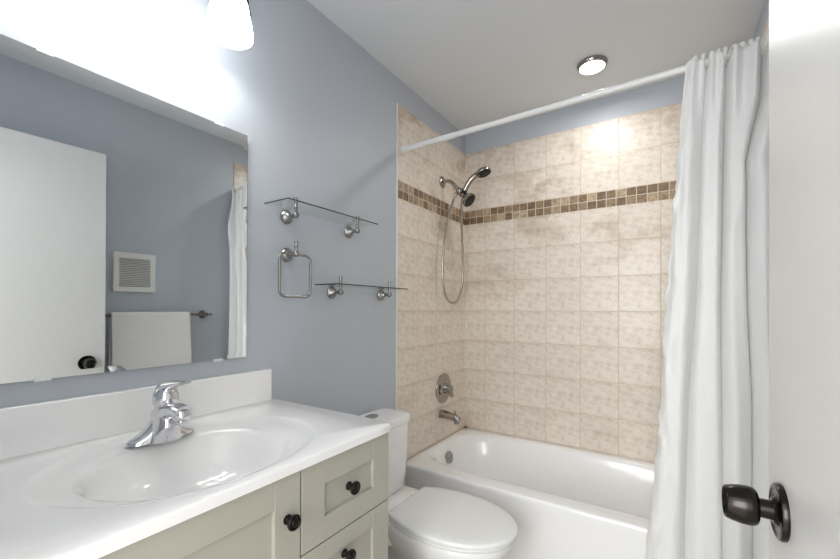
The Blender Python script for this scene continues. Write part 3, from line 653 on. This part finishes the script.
for (sx, sy_, a0) in ((1, 1, 0), (-1, 1, 90), (-1, -1, 180), (1, -1, 270)):
    for q in range(8):
        a = R(a0 + 90 * q / 7); rp.append((rc.x + 0.0, rc.y + sx * (hw - rr) + rr * math.cos(a), rc.z + sy_ * (hh - rr) + rr * math.sin(a)))
obj('ring', MB().tube(rp, 0.0052, 12, closed=True), 'satin_nickel', tr_)

# ------------------------------------------------------------------ right wall: vent, towel bar, towel
vn = thing('wall_vent', 'white louvred vent grille on the blue-grey wall above the towel bar, in the mirror', 'vent', (XR, 1.02, 1.42))
y0_, y1_, z0_, z1_ = 0.910, 1.130, 1.305, 1.540
fr = MB(); 
for a, b2 in (((0, 0), (1, 0.13)), ((0, 0.87), (1, 1)), ((0, 0.13), (0.13, 0.87)), ((0.87, 0.13), (1, 0.87))):
    fr.box((XR - 0.014, y0_ + (y1_ - y0_) * a[0], z0_ + (z1_ - z0_) * a[1]), (XR, y0_ + (y1_ - y0_) * b2[0], z0_ + (z1_ - z0_) * b2[1]))
obj('frame', fr, 'white_plastic', vn, smooth=False, bevel=0.003)
obj('duct_opening', MB().box((XR - 0.003, y0_ + 0.028, z0_ + 0.03), (XR - 0.0005, y1_ - 0.028, z1_ - 0.03)), 'vent_dark', vn, smooth=False)
sl = MB(); ns_ = 16
for k in range(ns_):
    z = z0_ + 0.034 + (z1_ - z0_ - 0.066) * (k + 0.4) / ns_
    sl.add([(XR - 0.004, y0_ + 0.028, z + 0.0045), (XR - 0.004, y1_ - 0.028, z + 0.0045), (XR - 0.0125, y1_ - 0.028, z - 0.0025), (XR - 0.0125, y0_ + 0.028, z - 0.0025),
            (XR - 0.004, y0_ + 0.028, z + 0.0062), (XR - 0.004, y1_ - 0.028, z + 0.0062), (XR - 0.0125, y1_ - 0.028, z + 0.0003), (XR - 0.0125, y0_ + 0.028, z + 0.0003)],
           [(0, 1, 2, 3), (4, 7, 6, 5), (0, 4, 5, 1), (1, 5, 6, 2), (2, 6, 7, 3), (3, 7, 4, 0)])
obj('louvres', sl, 'white_plastic', vn, smooth=False)
tb = thing('towel_bar', 'bronze towel bar with flared end posts on the right wall behind the door', 'towel bar', (XR, 1.12, 1.165))
BX, BZ = 1.466, 1.166
obj('bar', MB().tube([(BX, 0.815, BZ), (BX, 1.425, BZ)], 0.0075, 18), 'bronze_bar', tb)
for y, s_ in ((0.815, -1), (1.425, 1)):
    m = MB().lathe((XR, y, BZ), (-1, 0, 0), [(0, 0.0265), (0.004, 0.0275), (0.010, 0.0235), (0.018, 0.0155), (0.028, 0.0095), (0.060, 0.0085)], 28); p = obj('wall_post', m, 'bronze_bar', tb)
    m = MB().lathe((BX, y, BZ), (0, s_, 0), sphere_prof(0.0125, 10) , 20); obj('ball', m, 'bronze_bar', p)
    m = MB().lathe((BX, y, BZ), (0, s_, 0), [(0.009, 0.006), (0.018, 0.0045), (0.024, 0.0072), (0.034, 0.0062), (0.036, 0.001)], 16); obj('finial', m, 'bronze_bar', p)
tw = thing('towel', 'folded white towel hanging over the bar on the right wall', 'towel', (BX, 1.085, 0.74))
NU, NV = 90, 150; vs = []; uvs = []; fs = []
zf, zbk = 0.745, 0.80; Lf = BZ - zf; Lb = BZ - zbk; rr = 0.0155
for j in range(NV + 1):
    t = j / NV; tot = Lf + PI * rr + Lb; d = t * tot
    for i in range(NU + 1):
        u = i / NU; ywid = 0.415 + 0.022 * (1 - t) ; y = 0.880 + (u - 0.0) * ywid
        if d < Lf: z = zf + d; x = BX - rr - 0.014 * (1 - d / Lf) - 0.004 * math.sin(u * 9 + 1) * (1 - d / Lf); 
        elif d < Lf + PI * rr: a = (d - Lf) / rr; z = BZ + rr * math.sin(a) ; x = BX - rr * math.cos(a)
        else: z = BZ - (d - Lf - PI * rr); x = BX + rr + 0.002
        x = min(x, XR - 0.014)
        if d < Lf:
            for zc in (0.955, 0.975, 0.995):   # woven border bands
                x += 0.0012 * math.exp(-((z - zc) / 0.003) ** 2)
            x += 0.003 * noise.noise(Vector((y * 7, z * 6, 0.4)))
        if i in (0, NU): y += 0.0013 * math.sin(z * 240)
        if j == 0: z += 0.004 * noise.noise(Vector((y * 60, 0, 0)))
        vs.append((x, y, z)); uvs.append((y * 2, d * 2))
for j in range(NV):
    for i in range(NU):
        a = j * (NU + 1) + i; fs.append((a, a + 1, a + NU + 2, a + NU + 1))
mb = MB(); mb.v = vs; mb.f = fs
o = obj('towel_cloth', mb, 'towel_cloth', tw, angle=80, uv=uvs); s = o.modifiers.new('thickness', 'SOLIDIFY'); s.thickness = 0.007; s.offset = 0

# ------------------------------------------------------------------ lights as objects
vl = thing('vanity_light', 'vanity light with frosted bell glass shades glowing above the mirror', 'light fixture', (0, 0.44, 2.26))
m = MB(); m.loft([[(x, 0.452 + yy, 2.27 + zz) for yy, zz in [(0.30 * c, 0.055 * s2) for c, s2 in [((abs(math.cos(a)) ** 0.5) * (1 if math.cos(a) >= 0 else -1), (abs(math.sin(a)) ** 0.7) * (1 if math.sin(a) >= 0 else -1)) for a in [2 * PI * q / 48 for q in range(48)]]]] for x in (0.0, 0.015, 0.022)])
obj('backplate', m, 'nickel', vl, angle=40)
for y in SHADE_Y:
    ar = MB().tube(spl([(0.02, y, 2.27), (0.07, y, 2.285), (0.125, y, 2.275), (SHADE_X, y, 2.23), (SHADE_X, y, 2.15)], 6), 0.007, 14); arm = obj('arm', ar, 'nickel', vl)
    so = MB().lathe((SHADE_X, y, 2.165), (0, 0, -1), [(0, 0.010), (0.004, 0.024), (0.030, 0.027), (0.034, 0.024)], 28); obj('socket_cup', so, 'nickel', arm)
    shp = [(0.150, 0.026), (0.140, 0.031), (0.120, 0.039), (0.095, 0.049), (0.070, 0.053), (0.045, 0.058), (0.022, 0.0615), (0.006, 0.063), (0.0, 0.062)]
    shd = MB().lathe((SHADE_X, y, SHADE_Z - 0.005), (0, 0, 1), shp + [(0.001, 0.0605)] + [(h, r - 0.0035) for h, r in shp[:-1][::-1]], 48, cap0=False, cap1=False)
    s1 = obj('glass_shade', shd, 'shade_glass', vl, angle=60); s1['label'] = 'frosted white bell shade'
    bb = MB().lathe((SHADE_X, y, 2.075), (0, 0, 1), sphere_prof(0.030, 12), 24).lathe((SHADE_X, y, 2.09), (0, 0, 1), [(0, 0.024), (0.045, 0.014), (0.05, 0.013)], 20); obj('bulb', bb, 'bulb_glow', vl)
m = MB().tube(spl([(0.03, 0.74, 2.27), (0.09, 0.735, 2.235), (0.10, 0.72, 2.19), (0.10, 0.726, 2.15), (0.095, 0.735, 2.14)], 6), 0.003, 10); o = obj('scroll', m, 'black_bronze', vl)
m2 = MB().tube(spl([(0.02, 0.70, 2.20), (0.03, 0.735, 2.24), (0.03, 0.745, 2.27)], 6), 0.004, 10); obj('scroll', m2, 'black_bronze', vl)

cl = thing('ceiling_light', 'small round ceiling downlight with nickel trim over the tub', 'ceiling light', (0.888, 2.092, H))
m = MB().lathe((0.888, 2.092, H), (0, 0, -1), [(0, 0.0710), (0.004, 0.0715), (0.016, 0.0665), (0.020, 0.063), (0.0195, 0.059), (0.015, 0.058)], 48, cap1=False); obj('trim_ring', m, 'satin_nickel', cl, angle=40)
m = MB().lathe((0.888, 2.092, H), (0, 0, -1), [(0.014, 0.0595), (0.018, 0.059), (0.021, 0.042), (0.022, 0.001)], 48); o = obj('lens', m, 'lens_glow', cl); o['label'] = 'glowing white lens'
